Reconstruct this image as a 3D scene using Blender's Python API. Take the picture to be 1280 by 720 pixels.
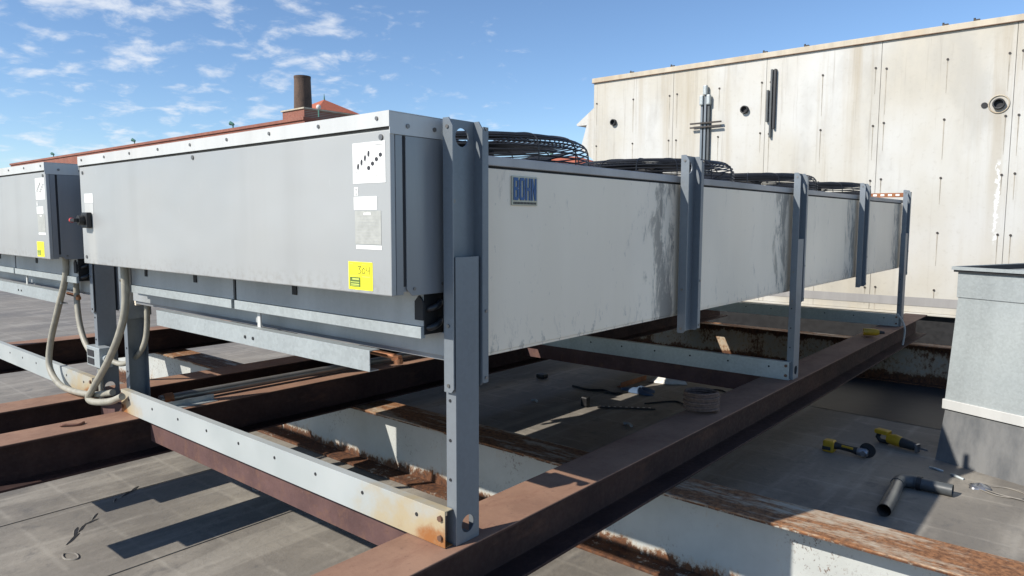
import bpy, bmesh, math, random
from mathutils import Vector, Matrix
random.seed(7)
for o in list(bpy.data.objects): bpy.data.objects.remove(o)
S = bpy.context.scene
COL = S.collection
# ------------------------------------------------------------------ camera
cam_d = bpy.data.cameras.new('camera'); cam = bpy.data.objects.new('camera', cam_d); COL.objects.link(cam)
RIGHT = Vector((0.764, 0.645, 0.003)); FWD = Vector((-0.642, 0.761, -0.095)).normalized()
RIGHT = (RIGHT - FWD*RIGHT.dot(FWD)).normalized(); UP = RIGHT.cross(FWD)
cam.matrix_world = Matrix((( RIGHT.x, UP.x, -FWD.x, 0), (RIGHT.y, UP.y, -FWD.y, 0), (RIGHT.z, UP.z, -FWD.z, 1.96), (0,0,0,1)))
cam_d.sensor_width = 36; cam_d.lens = 883/1280*36; cam_d.clip_start = .05; cam_d.clip_end = 2000
S.camera = cam
# ------------------------------------------------------------------ light
SUN = Vector((-0.475, -1.25, 1.0)).normalized()          # towards the sun
W = bpy.data.worlds.new('World'); S.world = W; W.use_nodes = True
wn = W.node_tree.nodes; wl = W.node_tree.links; wn.clear()
sky = wn.new('ShaderNodeTexSky'); sky.sky_type = 'NISHITA'; sky.sun_disc = False
sky.sun_elevation = math.asin(SUN.z); sky.sun_rotation = math.atan2(SUN.x, SUN.y)
sky.air_density = .9; sky.dust_density = .05; sky.ozone_density = 4.8
tc = wn.new('ShaderNodeTexCoord'); sep = wn.new('ShaderNodeSeparateXYZ'); wl.new(tc.outputs['Generated'], sep.inputs[0])
def wmath(op, a, b=None, c=None):
    n = wn.new('ShaderNodeMath'); n.operation = op
    for i, v in enumerate((a, b, c)):
        if v is None: continue
        if isinstance(v, (int, float)): n.inputs[i].default_value = v
        else: wl.new(v, n.inputs[i])
    return n.outputs[0]
zc = wmath('ADD', wmath('MAXIMUM', sep.outputs[2], 0.0), .20)
comb = wn.new('ShaderNodeCombineXYZ')
wl.new(wmath('DIVIDE', sep.outputs[0], zc), comb.inputs[0]); wl.new(wmath('DIVIDE', sep.outputs[1], zc), comb.inputs[1])
def wnoise(scale, detail, rough, dist=0, off=(0,0,0)):
    mp = wn.new('ShaderNodeMapping'); mp.inputs['Location'].default_value = off; mp.inputs['Scale'].default_value = (1.0, 1.0, 1.0)
    wl.new(comb.outputs[0], mp.inputs[0])
    n = wn.new('ShaderNodeTexNoise'); n.inputs['Scale'].default_value = scale; n.inputs['Detail'].default_value = detail
    n.inputs['Roughness'].default_value = rough; n.inputs['Distortion'].default_value = dist
    wl.new(mp.outputs[0], n.inputs['Vector']); return n.outputs[0]
n1 = wnoise(7.0, 8, .58, .2, (3.1, 1.7, 0)); n2 = wnoise(.55, 2, .5, 0, (5.0, 2.2, 0))
# the cloud field thins out towards +X
bias = wmath('MULTIPLY', wmath('ADD', sep.outputs[0], .70), -.50)
cl = wmath('ADD', wmath('ADD', n1, wmath('MULTIPLY', wmath('SUBTRACT', n2, .5), .5)), bias)
mr = wn.new('ShaderNodeMapRange'); mr.interpolation_type = 'SMOOTHSTEP'
mr.inputs[1].default_value = .55; mr.inputs[2].default_value = .80; mr.inputs[3].default_value = 0; mr.inputs[4].default_value = .72
wl.new(cl, mr.inputs[0])
mix = wn.new('ShaderNodeMix'); mix.data_type = 'RGBA'; mix.inputs['B'].default_value = (6.0, 6.2, 6.5, 1)
wl.new(mr.outputs[0], mix.inputs['Factor']); wl.new(sky.outputs[0], mix.inputs['A'])
bg = wn.new('ShaderNodeBackground'); bg.inputs[1].default_value = .102
wo = wn.new('ShaderNodeOutputWorld'); wl.new(mix.outputs['Result'], bg.inputs[0]); wl.new(bg.outputs[0], wo.inputs[0])
sd = bpy.data.lights.new('sun', 'SUN'); sd.energy = 3.75; sd.angle = math.radians(.53); sd.color = (1, .945, .86)
so = bpy.data.objects.new('sun', sd); COL.objects.link(so); so.rotation_euler = SUN.to_track_quat('Z', 'Y').to_euler(); so.location = (0, 0, 30)
S.view_settings.view_transform = 'Standard'; S.view_settings.look = 'None'; S.view_settings.gamma = 1
S.view_settings.exposure = .62; S.view_settings.use_curve_mapping = False
S.render.engine = 'CYCLES'

# ------------------------------------------------------------------ materials
class MT:
    def __init__(s, name):
        s.m = bpy.data.materials.new(name); s.m.use_nodes = True; s.t = s.m.node_tree; s.n = s.t.nodes; s.l = s.t.links
        s.b = s.n['Principled BSDF']; s.co = s.n.new('ShaderNodeTexCoord').outputs['Object']
    def lk(s, v, sock):
        if isinstance(v, (int, float)): sock.default_value = v
        elif isinstance(v, tuple): sock.default_value = v if len(v) != 3 or sock.type == 'VECTOR' else (*v, 1)
        else: s.l.new(v, sock)
    def map(s, sc=(1,1,1), off=(0,0,0), rot=(0,0,0)):
        m = s.n.new('ShaderNodeMapping'); m.inputs['Scale'].default_value = sc; m.inputs['Location'].default_value = off; m.inputs['Rotation'].default_value = rot
        s.l.new(s.co, m.inputs[0]); return m.outputs[0]
    def noise(s, scale, detail=4, rough=.55, sc=(1,1,1), off=(0,0,0), dist=0):
        n = s.n.new('ShaderNodeTexNoise'); s.l.new(s.map(sc, off), n.inputs['Vector'])
        n.inputs['Scale'].default_value = scale; n.inputs['Detail'].default_value = detail; n.inputs['Roughness'].default_value = rough; n.inputs['Distortion'].default_value = dist
        return n.outputs[0]
    def vor(s, scale, sc=(1,1,1)):
        n = s.n.new('ShaderNodeTexVoronoi'); s.l.new(s.map(sc), n.inputs['Vector']); n.inputs['Scale'].default_value = scale; return n
    def ramp(s, v, a, b, lo=0., hi=1., smooth=True):
        n = s.n.new('ShaderNodeMapRange'); n.interpolation_type = 'SMOOTHSTEP' if smooth else 'LINEAR'
        for i, x in enumerate((v, a, b, lo, hi)): s.lk(x, n.inputs[i])
        return n.outputs[0]
    def math(s, op, a, b=0., c=None):
        n = s.n.new('ShaderNodeMath'); n.operation = op; s.lk(a, n.inputs[0]); s.lk(b, n.inputs[1])
        if c is not None: s.lk(c, n.inputs[2])
        return n.outputs[0]
    def mul(s, a, b): return s.math('MULTIPLY', a, b)
    def xyz(s):
        n = s.n.new('ShaderNodeSeparateXYZ'); s.l.new(s.co, n.inputs[0]); return n.outputs
    def mix(s, f, a, b, blend='MIX'):
        n = s.n.new('ShaderNodeMix'); n.data_type = 'RGBA'; n.blend_type = blend
        s.lk(f, n.inputs['Factor']); s.lk(a, n.inputs['A']); s.lk(b, n.inputs['B']); return n.outputs['Result']
    def done(s, col, rough=.5, metal=0., bump=None, bs=.1, bd=.01, spec=None):
        s.lk(col, s.b.inputs['Base Color']); s.lk(rough, s.b.inputs['Roughness']); s.lk(metal, s.b.inputs['Metallic'])
        if spec is not None: s.b.inputs['Specular IOR Level'].default_value = spec
        if bump is not None:
            n = s.n.new('ShaderNodeBump'); n.inputs['Strength'].default_value = bs; n.inputs['Distance'].default_value = bd
            s.l.new(bump, n.inputs['Height']); s.l.new(n.outputs[0], s.b.inputs['Normal'])
        return s.m
def plain(name, col, rough=.5, metal=0., var=.12, scale=14):
    m = MT(name); n = m.noise(scale, 5, .6)
    c = m.mix(m.ramp(n, .3, .7), tuple(x*(1-var) for x in col), tuple(min(1, x*(1+var)) for x in col))
    return m.done(c, m.ramp(n, .2, .8, rough-.08, rough+.1), metal, n, .08, .002)
def sheet(name, col, rough=.42, metal=.0, streak=.12, spangle=0., dirt=(.25,.23,.2), dirt_amt=.25, wave=.25):
    m = MT(name)
    st = m.noise(5, 5, .6, (1, 1, .12)); big = m.noise(1.1, 3, .5); fine = m.noise(60, 3, .6)
    c = m.mix(m.ramp(st, .3, .7), tuple(x*(1-streak) for x in col), tuple(min(1, x*(1+streak*.7)) for x in col))
    c = m.mix(m.mul(m.ramp(big, .42, .75), dirt_amt), c, dirt)
    c = m.mix(m.mul(m.ramp(fine, .55, .8), dirt_amt*.35), c, dirt)
    if spangle:
        v = m.vor(70); v2 = m.n.new('ShaderNodeSeparateColor'); m.l.new(v.outputs['Color'], v2.inputs[0])
        c = m.mix(m.mul(v2.outputs[0], spangle), c, tuple(min(1, x*1.55) for x in col))
    r = m.ramp(big, .3, .7, rough-.07, rough+.12)
    return m.done(c, r, metal, m.noise(1.7, 2, .4), wave, .03)
def rust(name, a, b, c, lo=.42, hi=.62, rough=.8):
    m = MT(name); n = m.noise(3.2, 8, .62); f = m.noise(38, 4, .65); g = m.noise(9, 6, .7, (1, .35, 1))
    col = m.mix(m.ramp(n, .32, .68), a, b)
    col = m.mix(m.mul(m.ramp(g, lo, hi), .7), col, c)
    col = m.mix(m.ramp(f, .58, .8, 0, .45), col, tuple(x*.35 for x in a))
    col = m.mix(m.ramp(f, .42, .2, 0, .35), col, tuple(min(1, x*1.8) for x in b))
    return m.done(col, m.ramp(f, .3, .7, rough-.12, rough+.1), 0., f, .25, .004, .3)
def beam_rust(name, z1):
    m = MT(name); z = m.xyz()[2]; n = m.noise(3.2, 8, .62); f = m.noise(38, 4, .65); g = m.noise(7, 6, .7, (1, .3, 1))
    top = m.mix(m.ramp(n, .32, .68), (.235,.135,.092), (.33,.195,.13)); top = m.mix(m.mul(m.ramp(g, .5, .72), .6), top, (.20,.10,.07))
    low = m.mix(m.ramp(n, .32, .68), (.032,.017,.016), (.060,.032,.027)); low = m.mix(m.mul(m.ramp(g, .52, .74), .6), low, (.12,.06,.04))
    col = m.mix(m.ramp(z, z1-.006, z1-.002), low, top)  # shaded web and sunlit top painted into the rust colour
    col = m.mix(m.ramp(f, .58, .8, 0, .45), col, (.06,.035,.03))
    return m.done(col, m.ramp(f, .3, .7, .66, .9), 0., f, .25, .004, .3)
def rusty_paint(name, z0, z1, paint=(.60,.62,.60), amount=.5):
    m = MT(name); z = m.xyz()[2]
    n = m.noise(3.2, 6, .6); f = m.noise(34, 7, .75, (1, 1, .6)); st = m.noise(9, 6, .7, (1, 1, .18))
    edge_lo = m.ramp(z, z0+.015, z0+.16, 1.0, 0.0); edge_hi = m.ramp(z, z1-.12, z1-.01, 0.0, .75)
    k = m.math('ADD', m.mul(m.math('MAXIMUM', edge_lo, edge_hi), .42), m.math('ADD', m.mul(n, .75), m.mul(st, .25)))
    k = m.math('ADD', k, m.mul(m.math('SUBTRACT', f, .5), .75))
    k = m.math('ADD', k, amount-.5)
    spk = m.ramp(m.noise(70, 5, .7, (1, 1, .7), (3, 1, 2)), .565, .62); clus = m.ramp(m.noise(2.2, 3, .5, (1, 1, 1), (7, 7, 1)), .42, .6)
    tops = m.ramp(z, z1-.012, z1-.004); tn = m.math('ADD', m.mul(m.noise(11, 7, .7, (.16, 1, 1)), .7), m.mul(m.noise(40, 5, .7, (.4, 1, 1)), .3))
    k = m.math('ADD', m.mul(k, m.math('SUBTRACT', 1.0, tops)), m.mul(tops, m.math('ADD', tn, .265)))
    msk = m.ramp(k, .665, .80); halo = m.ramp(k, .56, .74)
    rc = m.mix(m.ramp(f, .35, .65), (.045,.021,.014), (.15,.064,.029))
    rc = m.mix(tops, rc, m.mix(m.ramp(f, .35, .65), (.12,.055,.028), (.36,.17,.075)))
    pc = m.mix(m.ramp(n, .3, .7), tuple(x*.86 for x in paint), paint)
    pc = m.mix(m.mul(tops, .6), pc, (.50,.43,.32))
    pc = m.mix(m.mul(halo, .5), pc, (.40,.25,.12))
    msk = m.math('MAXIMUM', msk, m.mul(m.mul(spk, clus), .85))
    return m.done(m.mix(msk, pc, rc), m.ramp(msk, 0, 1, .45, .85), 0., m.math('ADD', m.mul(msk, -.5), m.mul(f, .5)), .15, .003, .35)

M = {}
m = MT('grey_cabinet_paint'); X = m.xyz()
big = m.noise(1.0, 4, .5, (.6, 1, .8)); st = m.noise(4, 5, .55, (1, 1, .10)); f = m.noise(30, 5, .65)
c = m.mix(m.ramp(big, .35, .65), (.365,.378,.378), (.415,.42,.405)); c = m.mix(m.mul(m.ramp(st, .5, .75), .22), c, (.30,.30,.29))
run = m.mul(m.ramp(m.math('ABSOLUTE', m.math('ADD', X[0], 1.25)), .02, .10, 1, 0), m.ramp(X[2], 1.10, 1.22, 1, 0))
c = m.mix(m.mul(run, m.ramp(st, .35, .6, .25, .75)), c, (.52,.51,.47))
edge = m.ramp(X[2], .955, 1.04, 1, 0); c = m.mix(m.mul(m.mul(edge, m.ramp(f, .45, .65)), .35), c, (.24,.22,.19))
scr = m.ramp(m.noise(9, 3, .5, (2.5, 1, .35), (3, 3, 9), 1.5), .70, .72); c = m.mix(m.mul(scr, .25), c, (.5,.5,.49))
M['door'] = m.done(c, m.ramp(big, .3, .7, .33, .5), .15, m.noise(1.6, 2, .45, (1, 1, 1.4)), .45, .035)
M['cab'] = sheet('dull_cabinet_metal', (.27,.28,.29), .38, .25, .10, 0, (.2,.2,.2), .35, .2)
M['lid'] = sheet('weathered_lid_metal', (.58,.58,.555), .45, .1, .08, 0, (.4,.38,.34), .3, .1)
M['galv'] = sheet('galvanised_steel', (.40,.435,.435), .42, .35, .10, .25, (.35,.36,.34), .25, .1)
M['leg'] = sheet('blue_grey_galvanised_post', (.175,.20,.222), .44, .25, .10, .12, (.25,.25,.25), .25, .05)
M['header'] = sheet('grey_header_panel', (.37,.39,.395), .45, .2, .12, .08, (.22,.21,.19), .45, .2)
M['deck'] = sheet('aged_cap_metal', (.40,.40,.40), .5, .2, .1, 0, (.2,.19,.17), .5, .1)
M['black'] = plain('black_rubber', (.012,.012,.013), .5)
M['dark'] = plain('dark_gap_and_shadow', (.02,.02,.022), .7)
M['wire'] = plain('black_coated_wire', (.018,.019,.021), .38)
M['screw'] = plain('zinc_screw', (.22,.21,.2), .4, .7)
M['bolt'] = plain('rusty_bolt', (.16,.09,.06), .6, .3)
M['dkbolt'] = plain('dark_bolt', (.05,.042,.036), .6, .2)
M['runs'] = plain('run_off_stain', (.31,.275,.22), .6, 0, .3, 6)
M['copper'] = plain('copper_tube', (.36,.17,.09), .4, .8)
M['white'] = plain('white_label', (.82,.82,.78), .5, 0, .03)
M['silver'] = plain('silver_nameplate', (.46,.46,.42), .4, .2, .1, 30)
M['ink'] = plain('printed_ink', (.03,.03,.035), .6)
M['greyink'] = plain('grey_print', (.5,.5,.48), .6)
M['yellow'] = plain('yellow_sticker', (.92,.86,.03), .5, 0, .02)
M['green'] = plain('dark_green_print', (.10,.16,.03), .6)
M['lime'] = plain('lime_print', (.55,.62,.12), .6)
M['badge'] = plain('badge_plate', (.42,.41,.33), .4, .3)
M['blue'] = plain('badge_blue', (.02,.10,.27), .45)
M['red'] = plain('red_knob', (.55,.03,.02), .4)
M['conduit'] = plain('grey_conduit', (.33,.31,.25), .5, 0, .12, 20)
M['pvc'] = plain('dark_grey_pipe', (.07,.077,.08), .45)
M['pipe'] = sheet('galvanised_pipe', (.25,.24,.22), .35, .5, .15, 0, (.10,.08,.065), .5, .05)
M['toolyel'] = plain('yellow_tool_plastic', (.50,.29,.015), .45)
M['toolblk'] = plain('black_tool_plastic', (.025,.025,.026), .5)
M['toolgrey'] = plain('tool_metal', (.28,.28,.29), .35, .8)
M['fins'] = plain('coil_fins', (.06,.06,.06), .6)
M['brust'] = beam_rust('rusty_primer_lit_top_shaded_web', .75)  # rusty primer with light on top and shade below in its colour
M['rust'] = rust('rusted_primer_steel', (.155,.075,.055), (.27,.130,.088), (.20,.105,.075), .5, .7)
M['rustdark'] = rust('maroon_primer_steel', (.085,.047,.044), (.135,.075,.068), (.17,.09,.06), .5, .7)
M['rustor'] = rust('orange_rust', (.25,.10,.045), (.40,.17,.07), (.2,.08,.04))
M['wrust'] = rusty_paint('flaking_white_beam_paint', 0, .49, (.50,.515,.49), .455)
M['wrust2'] = rusty_paint('heavily_rusted_white_paint', 0, .49, (.42,.36,.28), .66)
M['cord'] = plain('off_white_cord', (.5,.48,.42), .6)
M['wirec'] = plain('dull_wire', (.24,.22,.19), .5)
M['rag'] = plain('white_rag', (.75,.73,.68), .8)
M['bluerag'] = plain('blue_rag', (.06,.10,.17), .85)
M['rope'] = plain('brown_rope', (.13,.085,.065), .8, 0, .3, 60)
M['tile'] = plain('red_roof_tile', (.42,.12,.06), .7, 0, .15, 3)
M['stucco'] = plain('white_fascia', (.62,.61,.57), .7)
M['slate'] = plain('dark_wall', (.1,.1,.1), .8)
M['patina'] = plain('green_lamp', (.08,.22,.17), .5)
# long side panel: off-white paint, grime smears, darker bands ahead of every post
m = MT('off_white_side_paint'); X = m.xyz()
st = m.noise(3, 4, .5, (1, 1, .14)); big = m.noise(1.3, 4, .55); sm = m.noise(8, 9, .74, (1, 1, .34), (0, .7, .3), .5); sc = m.noise(40, 4, .6, (1, 1, .4))
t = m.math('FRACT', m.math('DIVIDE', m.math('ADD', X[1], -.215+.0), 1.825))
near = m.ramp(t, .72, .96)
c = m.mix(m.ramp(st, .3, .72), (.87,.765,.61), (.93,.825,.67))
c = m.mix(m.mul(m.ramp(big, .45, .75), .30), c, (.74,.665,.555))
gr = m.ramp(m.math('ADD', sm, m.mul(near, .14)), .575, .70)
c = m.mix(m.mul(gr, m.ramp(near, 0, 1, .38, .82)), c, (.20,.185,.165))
low = m.ramp(X[2], .66, .85, 1, 0)
c = m.mix(m.mul(m.ramp(m.noise(22, 6, .7, (1, 1, .55), (2, 2, 2)), .56, .66), m.mul(low, .55)), c, (.2,.2,.2))
c = m.mix(m.ramp(sc, .66, .72, 0, .35), c, (.3,.28,.26))
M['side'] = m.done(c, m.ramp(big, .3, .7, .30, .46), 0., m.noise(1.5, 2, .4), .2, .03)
# enclosure wall panels: cream white with brown run-off stains
m = MT('cream_wall_panel_paint'); X = m.xyz()
st = m.noise(2.3, 7, .65, (1, 1, .045)); st2 = m.noise(9, 6, .7, (1, 1, .03), (3, 0, 0)); big = m.noise(.55, 4, .5, (1, 1, .6)); f = m.noise(14, 6, .7)
topz = m.ramp(X[2], 1.2, 4.6, .25, 1.0)
c = m.mix(m.ramp(big, .36, .62), (.475,.44,.365), (.555,.55,.52))
c = m.mix(m.mul(m.ramp(m.noise(.9, 5, .6, (1, 1, .5), (6, 0, 2)), .50, .68), .55), c, (.36,.345,.31))
c = m.mix(m.mul(m.ramp(st, .50, .72), m.mul(topz, .75)), c, (.36,.30,.21))
c = m.mix(m.mul(m.ramp(st2, .55, .72), m.mul(topz, .65)), c, (.23,.19,.14))
c = m.mix(m.mul(m.ramp(f, .52, .72), .22), c, (.30,.265,.21))
drip = m.mul(m.ramp(m.math('ABSOLUTE', m.math('ADD', m.math('ADD', X[0], m.mul(m.noise(5, 5, .7, (1,1,1)), .30)), -.90)), m.mul(m.noise(7, 4, .6, (1,1,.3), (5,5,5)), .035), m.mul(m.noise(7, 4, .6, (1,1,.3), (5,5,5)), .06), 1, 0), m.mul(m.ramp(X[2], 1.62, 1.7), m.ramp(X[2], 2.75, 2.85, 1, 0)))
c = m.mix(m.mul(drip, m.ramp(m.noise(9, 4, .6, (1,1,.4)), .38, .42)), c, (.66,.66,.64))
M['wall'] = m.done(c, .45, 0., m.noise(.9, 2, .4), .3, .05)
M['walltrim'] = sheet('tan_cap_trim', (.48,.42,.32), .5, 0, .15, 0, (.38,.25,.13), .6, .1)
M['wallshadow'] = sheet('shadow_band_grey', (.33,.32,.31), .5, .1, .1, 0, (.2,.19,.18), .4, .1)  # grey of the shadow band along the wall foot
# roof membrane
m = MT('grey_roof_membrane'); X = m.xyz()
big = m.noise(.45, 5, .55); mid = m.noise(2.2, 7, .62, (1, .6, 1)); f = m.noise(22, 6, .65); wash = m.noise(1.2, 6, .6, (2.6, .35, 1), (1, 2, 0), .6)
c = m.mix(m.ramp(big, .3, .7), (.165,.150,.130), (.245,.222,.188))
c = m.mix(m.mul(m.ramp(mid, .45, .68), .7), c, (.31,.28,.235))
sp = m.noise(5.5, 7, .7, (1,1,1), (9,3,0), .5); c = m.mix(m.mul(m.ramp(sp, .54, .70), .55), c, (.11,.105,.10))
c = m.mix(m.mul(m.ramp(wash, .52, .66), .45), c, (.36,.33,.28))
c = m.mix(m.mul(m.ramp(f, .5, .75), .25), c, (.09,.085,.08))
gx = m.math('ABSOLUTE', m.math('SUBTRACT', m.math('FRACT', m.math('ADD', m.math('DIVIDE', X[0], .50), m.mul(m.noise(.9, 3, .6), .22))), .5))
gy = m.math('ABSOLUTE', m.math('SUBTRACT', m.math('FRACT', m.math('ADD', m.math('DIVIDE', X[1], .38), m.mul(m.noise(1.0, 3, .6, (1,1,1), (4,4,4)), .22))), .5))
c = m.mix(m.mul(m.ramp(m.math('MINIMUM', gx, gy), .0, .07, 1, 0), m.ramp(mid, .36, .62, .04, .42)), c, (.37,.34,.29))
M['roof'] = m.done(c, m.ramp(big, .3, .7, .62, .82), 0., m.math('ADD', m.mul(m.noise(3.0, 5, .6, (1.6, .7, 1), (0,0,0), .8), .8), m.mul(f, .2)), .45, .03, .3)
m = MT('black_roof_shade'); n = m.noise(3, 5, .6); M['roofshade'] = m.done(m.mix(m.ramp(n, .3, .7), (.012,.0125,.015), (.022,.022,.024)), .6, 0., n, .3, .02)  # first: near-black colour of the deep shade on the far roof
m = MT('grey_membrane_flashing'); n = m.noise(5, 6, .65, (1,1,.4)); M['curb'] = m.done(m.mix(m.ramp(n, .3, .7), (.10,.105,.11), (.19,.19,.185)), .65, 0., n, .4, .02)
# brick
m = MT('red_brick'); br = m.n.new('ShaderNodeTexBrick'); mp = m.map((1,1,1), (0,0,0), (math.radians(90),0,0)); m.l.new(mp, br.inputs['Vector'])
br.inputs['Scale'].default_value = 4; br.inputs['Color1'].default_value = (.30,.10,.06,1); br.inputs['Color2'].default_value = (.22,.07,.045,1); br.inputs['Mortar'].default_value = (.3,.24,.2,1); br.inputs['Mortar Size'].default_value = .012
M['brick'] = m.done(m.mix(m.ramp(m.noise(.6, 4, .6), .35, .7, 0, .5), br.outputs['Color'], (.16,.055,.04)), .85)
m = MT('sooty_brick'); n = m.noise(1.2, 6, .6, (1,1,.4)); n2 = m.noise(7, 4, .6, (1,1,3))
M['soot'] = m.done(m.mix(m.ramp(n2, .4, .65, 0, .5), m.mix(m.ramp(n, .3, .7), (.055,.04,.033), (.12,.078,.055)), (.17,.11,.08)), .9)

# ------------------------------------------------------------------ mesh helpers
class MB:
    """collects shapes in world coordinates; build() links them as one mesh object"""
    def __init__(s): s.v = []; s.f = []; s.s = []
    def add(s, vs, fs, smooth=False):
        k = len(s.v); s.v += [tuple(v) for v in vs]; s.f += [[i+k for i in f] for f in fs]; s.s += [smooth]*len(fs); return s
    def box(s, x0, x1, y0, y1, z0, z1):
        v = [(x, y, z) for z in (z0, z1) for y in (y0, y1) for x in (x0, x1)]
        return s.add(v, [(0,2,3,1),(4,5,7,6),(0,1,5,4),(2,6,7,3),(0,4,6,2),(1,3,7,5)])
    def prism(s, pts, axis, a, b):
        """pts: polygon in the two other axes (order x,y,z minus axis), extruded a..b along axis"""
        def P(p, t):
            q = list(p); q.insert('xyz'.index(axis), t); return tuple(q)
        n = len(pts); vs = [P(p, a) for p in pts]+[P(p, b) for p in pts]
        area = sum(pts[i][0]*pts[(i+1) % n][1]-pts[(i+1) % n][0]*pts[i][1] for i in range(n))
        fl = (area > 0) ^ (axis == 'y')
        fs = [list(range(n))[::-1], list(range(n, 2*n))]+[(i, (i+1) % n, n+(i+1) % n, n+i) for i in range(n)]
        if not fl: fs = [f[::-1] for f in fs]
        if b < a: fs = [f[::-1] for f in fs]
        return s.add(vs, fs)
    def tube(s, pts, r, n=8, cap=True, closed=False):
        pts = [Vector(p) for p in pts]; N = len(pts); rr = r if isinstance(r, (list, tuple)) else [r]*N
        ref = None; vs = []
        for i, p in enumerate(pts):
            a = pts[(i-1) % N] if (i > 0 or closed) else p; b = pts[(i+1) % N] if (i < N-1 or closed) else p
            d = (b-a).normalized()
            if ref is None:
                ref = Vector((0,0,1)) if abs(d.z) < .9 else Vector((1,0,0))
            u = (ref-d*ref.dot(d)).normalized(); w = d.cross(u); ref = u
            for k in range(n):
                t = 2*math.pi*k/n; vs.append(p+(u*math.cos(t)+w*math.sin(t))*rr[i])
        fs = []
        for i in range(N if closed else N-1):
            j = (i+1) % N
            for k in range(n): fs.append((i*n+k, i*n+(k+1) % n, j*n+(k+1) % n, j*n+k))
        s.add(vs, fs, n > 5)
        if cap and not closed: s.add(vs[:n], [list(range(n))[::-1]]); s.add(vs[-n:], [list(range(n))])
        return s
    def cyl(s, c, d, r, h, n=12):
        c = Vector(c); d = Vector(d).normalized(); return s.tube([c, c+d*h], r, n)
    def holeplate(s, axis, t0, t1, a0, a1, b0, b1, ca, cb, r, n=24):
        """flat plate on the plane normal to axis with a round hole; a, b are the two in-plane axes"""
        def P(a, b, t):
            q = [a, b]; q.insert('xyz'.index(axis), t); return tuple(q)
        vs = []; fs = []
        for t in (t0, t1):
            for k in range(n):
                an = 2*math.pi*k/n; ux, uy = math.cos(an), math.sin(an)
                vs.append(P(ca+r*ux, cb+r*uy, t))
                L = min(((a1-ca)/ux if ux > 1e-9 else (a0-ca)/ux if ux < -1e-9 else 1e9), ((b1-cb)/uy if uy > 1e-9 else (b0-cb)/uy if uy < -1e-9 else 1e9))
                vs.append(P(ca+L*ux, cb+L*uy, t))
        m2 = 2*n
        for k in range(n):
            j = (k+1) % n
            fs += [(2*k, 2*k+1, 2*j+1, 2*j), (m2+2*k, m2+2*j, m2+2*j+1, m2+2*k+1), (2*k, 2*j, m2+2*j, m2+2*k), (2*k+1, m2+2*k+1, m2+2*j+1, 2*j+1)]
        for (qa, qb) in ((a0,b0),(a0,b1),(a1,b0),(a1,b1)):      # square corners
            an = math.atan2(qb-cb, qa-ca) % (2*math.pi); k = int(an/(2*math.pi/n)) % n; j = (k+1) % n
            base = len(vs); vs += [P(qa, qb, t0), P(qa, qb, t1)]
            fs += [(2*k+1, base, 2*j+1), (m2+2*k+1, m2+2*j+1, base+1), (2*k+1, m2+2*k+1, base+1, base), (base, base+1, m2+2*j+1, 2*j+1)]
        return s.add(vs, fs)
    def build(s, name, mat, parent=None, origin=None, bevel=0, local=False, fix=True):
        me = bpy.data.meshes.new(name); o = bpy.data.objects.new(name, me)
        if parent is not None:
            org = ORG.get(parent.name, Vector((0,0,0))); ORG_l = org
        else:
            org = Vector(origin) if origin else Vector((0,0,0)); ORG_l = org
        sh = Vector((0,0,0)) if local else org
        me.from_pydata([tuple(Vector(v)-sh) for v in s.v], [], s.f); me.update()
        me.polygons.foreach_set('use_smooth', s.s)
        if fix:
            bm = bmesh.new(); bm.from_mesh(me); bmesh.ops.recalc_face_normals(bm, faces=bm.faces); bm.to_mesh(me); bm.free()
        me.materials.append(M[mat] if isinstance(mat, str) else mat)
        COL.objects.link(o)
        if parent is not None:
            o.parent = parent
            if name in SMALL: o['kind'] = 'stuff'
        else: o.location = org
        ORG[o.name] = ORG_l
        if bevel:
            b = o.modifiers.new('bevel', 'BEVEL'); b.width = bevel; b.segments = 2; b.limit_method = 'ANGLE'
        return o
ORG = {}
SMALL = {'screws','bolts','holes','fasteners','rust_runs','strap_holes','small_print','diagram_print','line_print','data_lines','stamp_lines','number_print','form_lines','strip_holes','print','return_bend'}
def thing(name, label, cat, loc=(0,0,0), rz=0, group=None):
    o = bpy.data.objects.new(name, None); COL.objects.link(o); o.location = loc; o.rotation_euler = (0,0,rz); o.empty_display_size = .1
    ORG[o.name] = Vector(loc); tag(o, label, cat, group); return o
def tag(o, label, cat, group=None):
    o['label'] = label; o['category'] = cat
    if group: o['group'] = group
    return o
def struct(o): o['kind'] = 'structure'; return o
def copy_tree(o, parent=None):
    c = o.copy(); COL.objects.link(c); c.parent = parent
    for ch in list(o.children): copy_tree(ch, c)
    return c
def cr(pts, n=8):
    """smooth path through points"""
    P = [Vector(p) for p in pts]; P = [P[0]*2-P[1]]+P+[P[-1]*2-P[-2]]; out = []
    for i in range(1, len(P)-2):
        for k in range(n):
            t = k/n; a, b, c, d = P[i-1], P[i], P[i+1], P[i+2]
            out.append(.5*((2*b)+(c-a)*t+(2*a-5*b+4*c-d)*t*t+(3*b-a-3*c+d)*t**3))
    return out+[P[-2]]

# ================================================================== SETTING
def roof():
    b = MB(); n = 60
    vs = []; fs = []
    b.add([(-160,-60,0),(60,-60,0),(60,140,0),(-160,140,0)], [(0,1,2,3)])
    struct(b.build('roof', 'roof'))
roof()
b = MB(); b.add([(-2.6,7.7,.004),(4,7.3,.004),(4,14,.004),(-9,14,.004),(-9,8.9,.004),(-4.4,8.8,.004)], [range(6)]); o = struct(b.build('roof_shade_sheet', 'roofshade'))  # deep shade by the far beam, laid down as a black sheet
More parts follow.
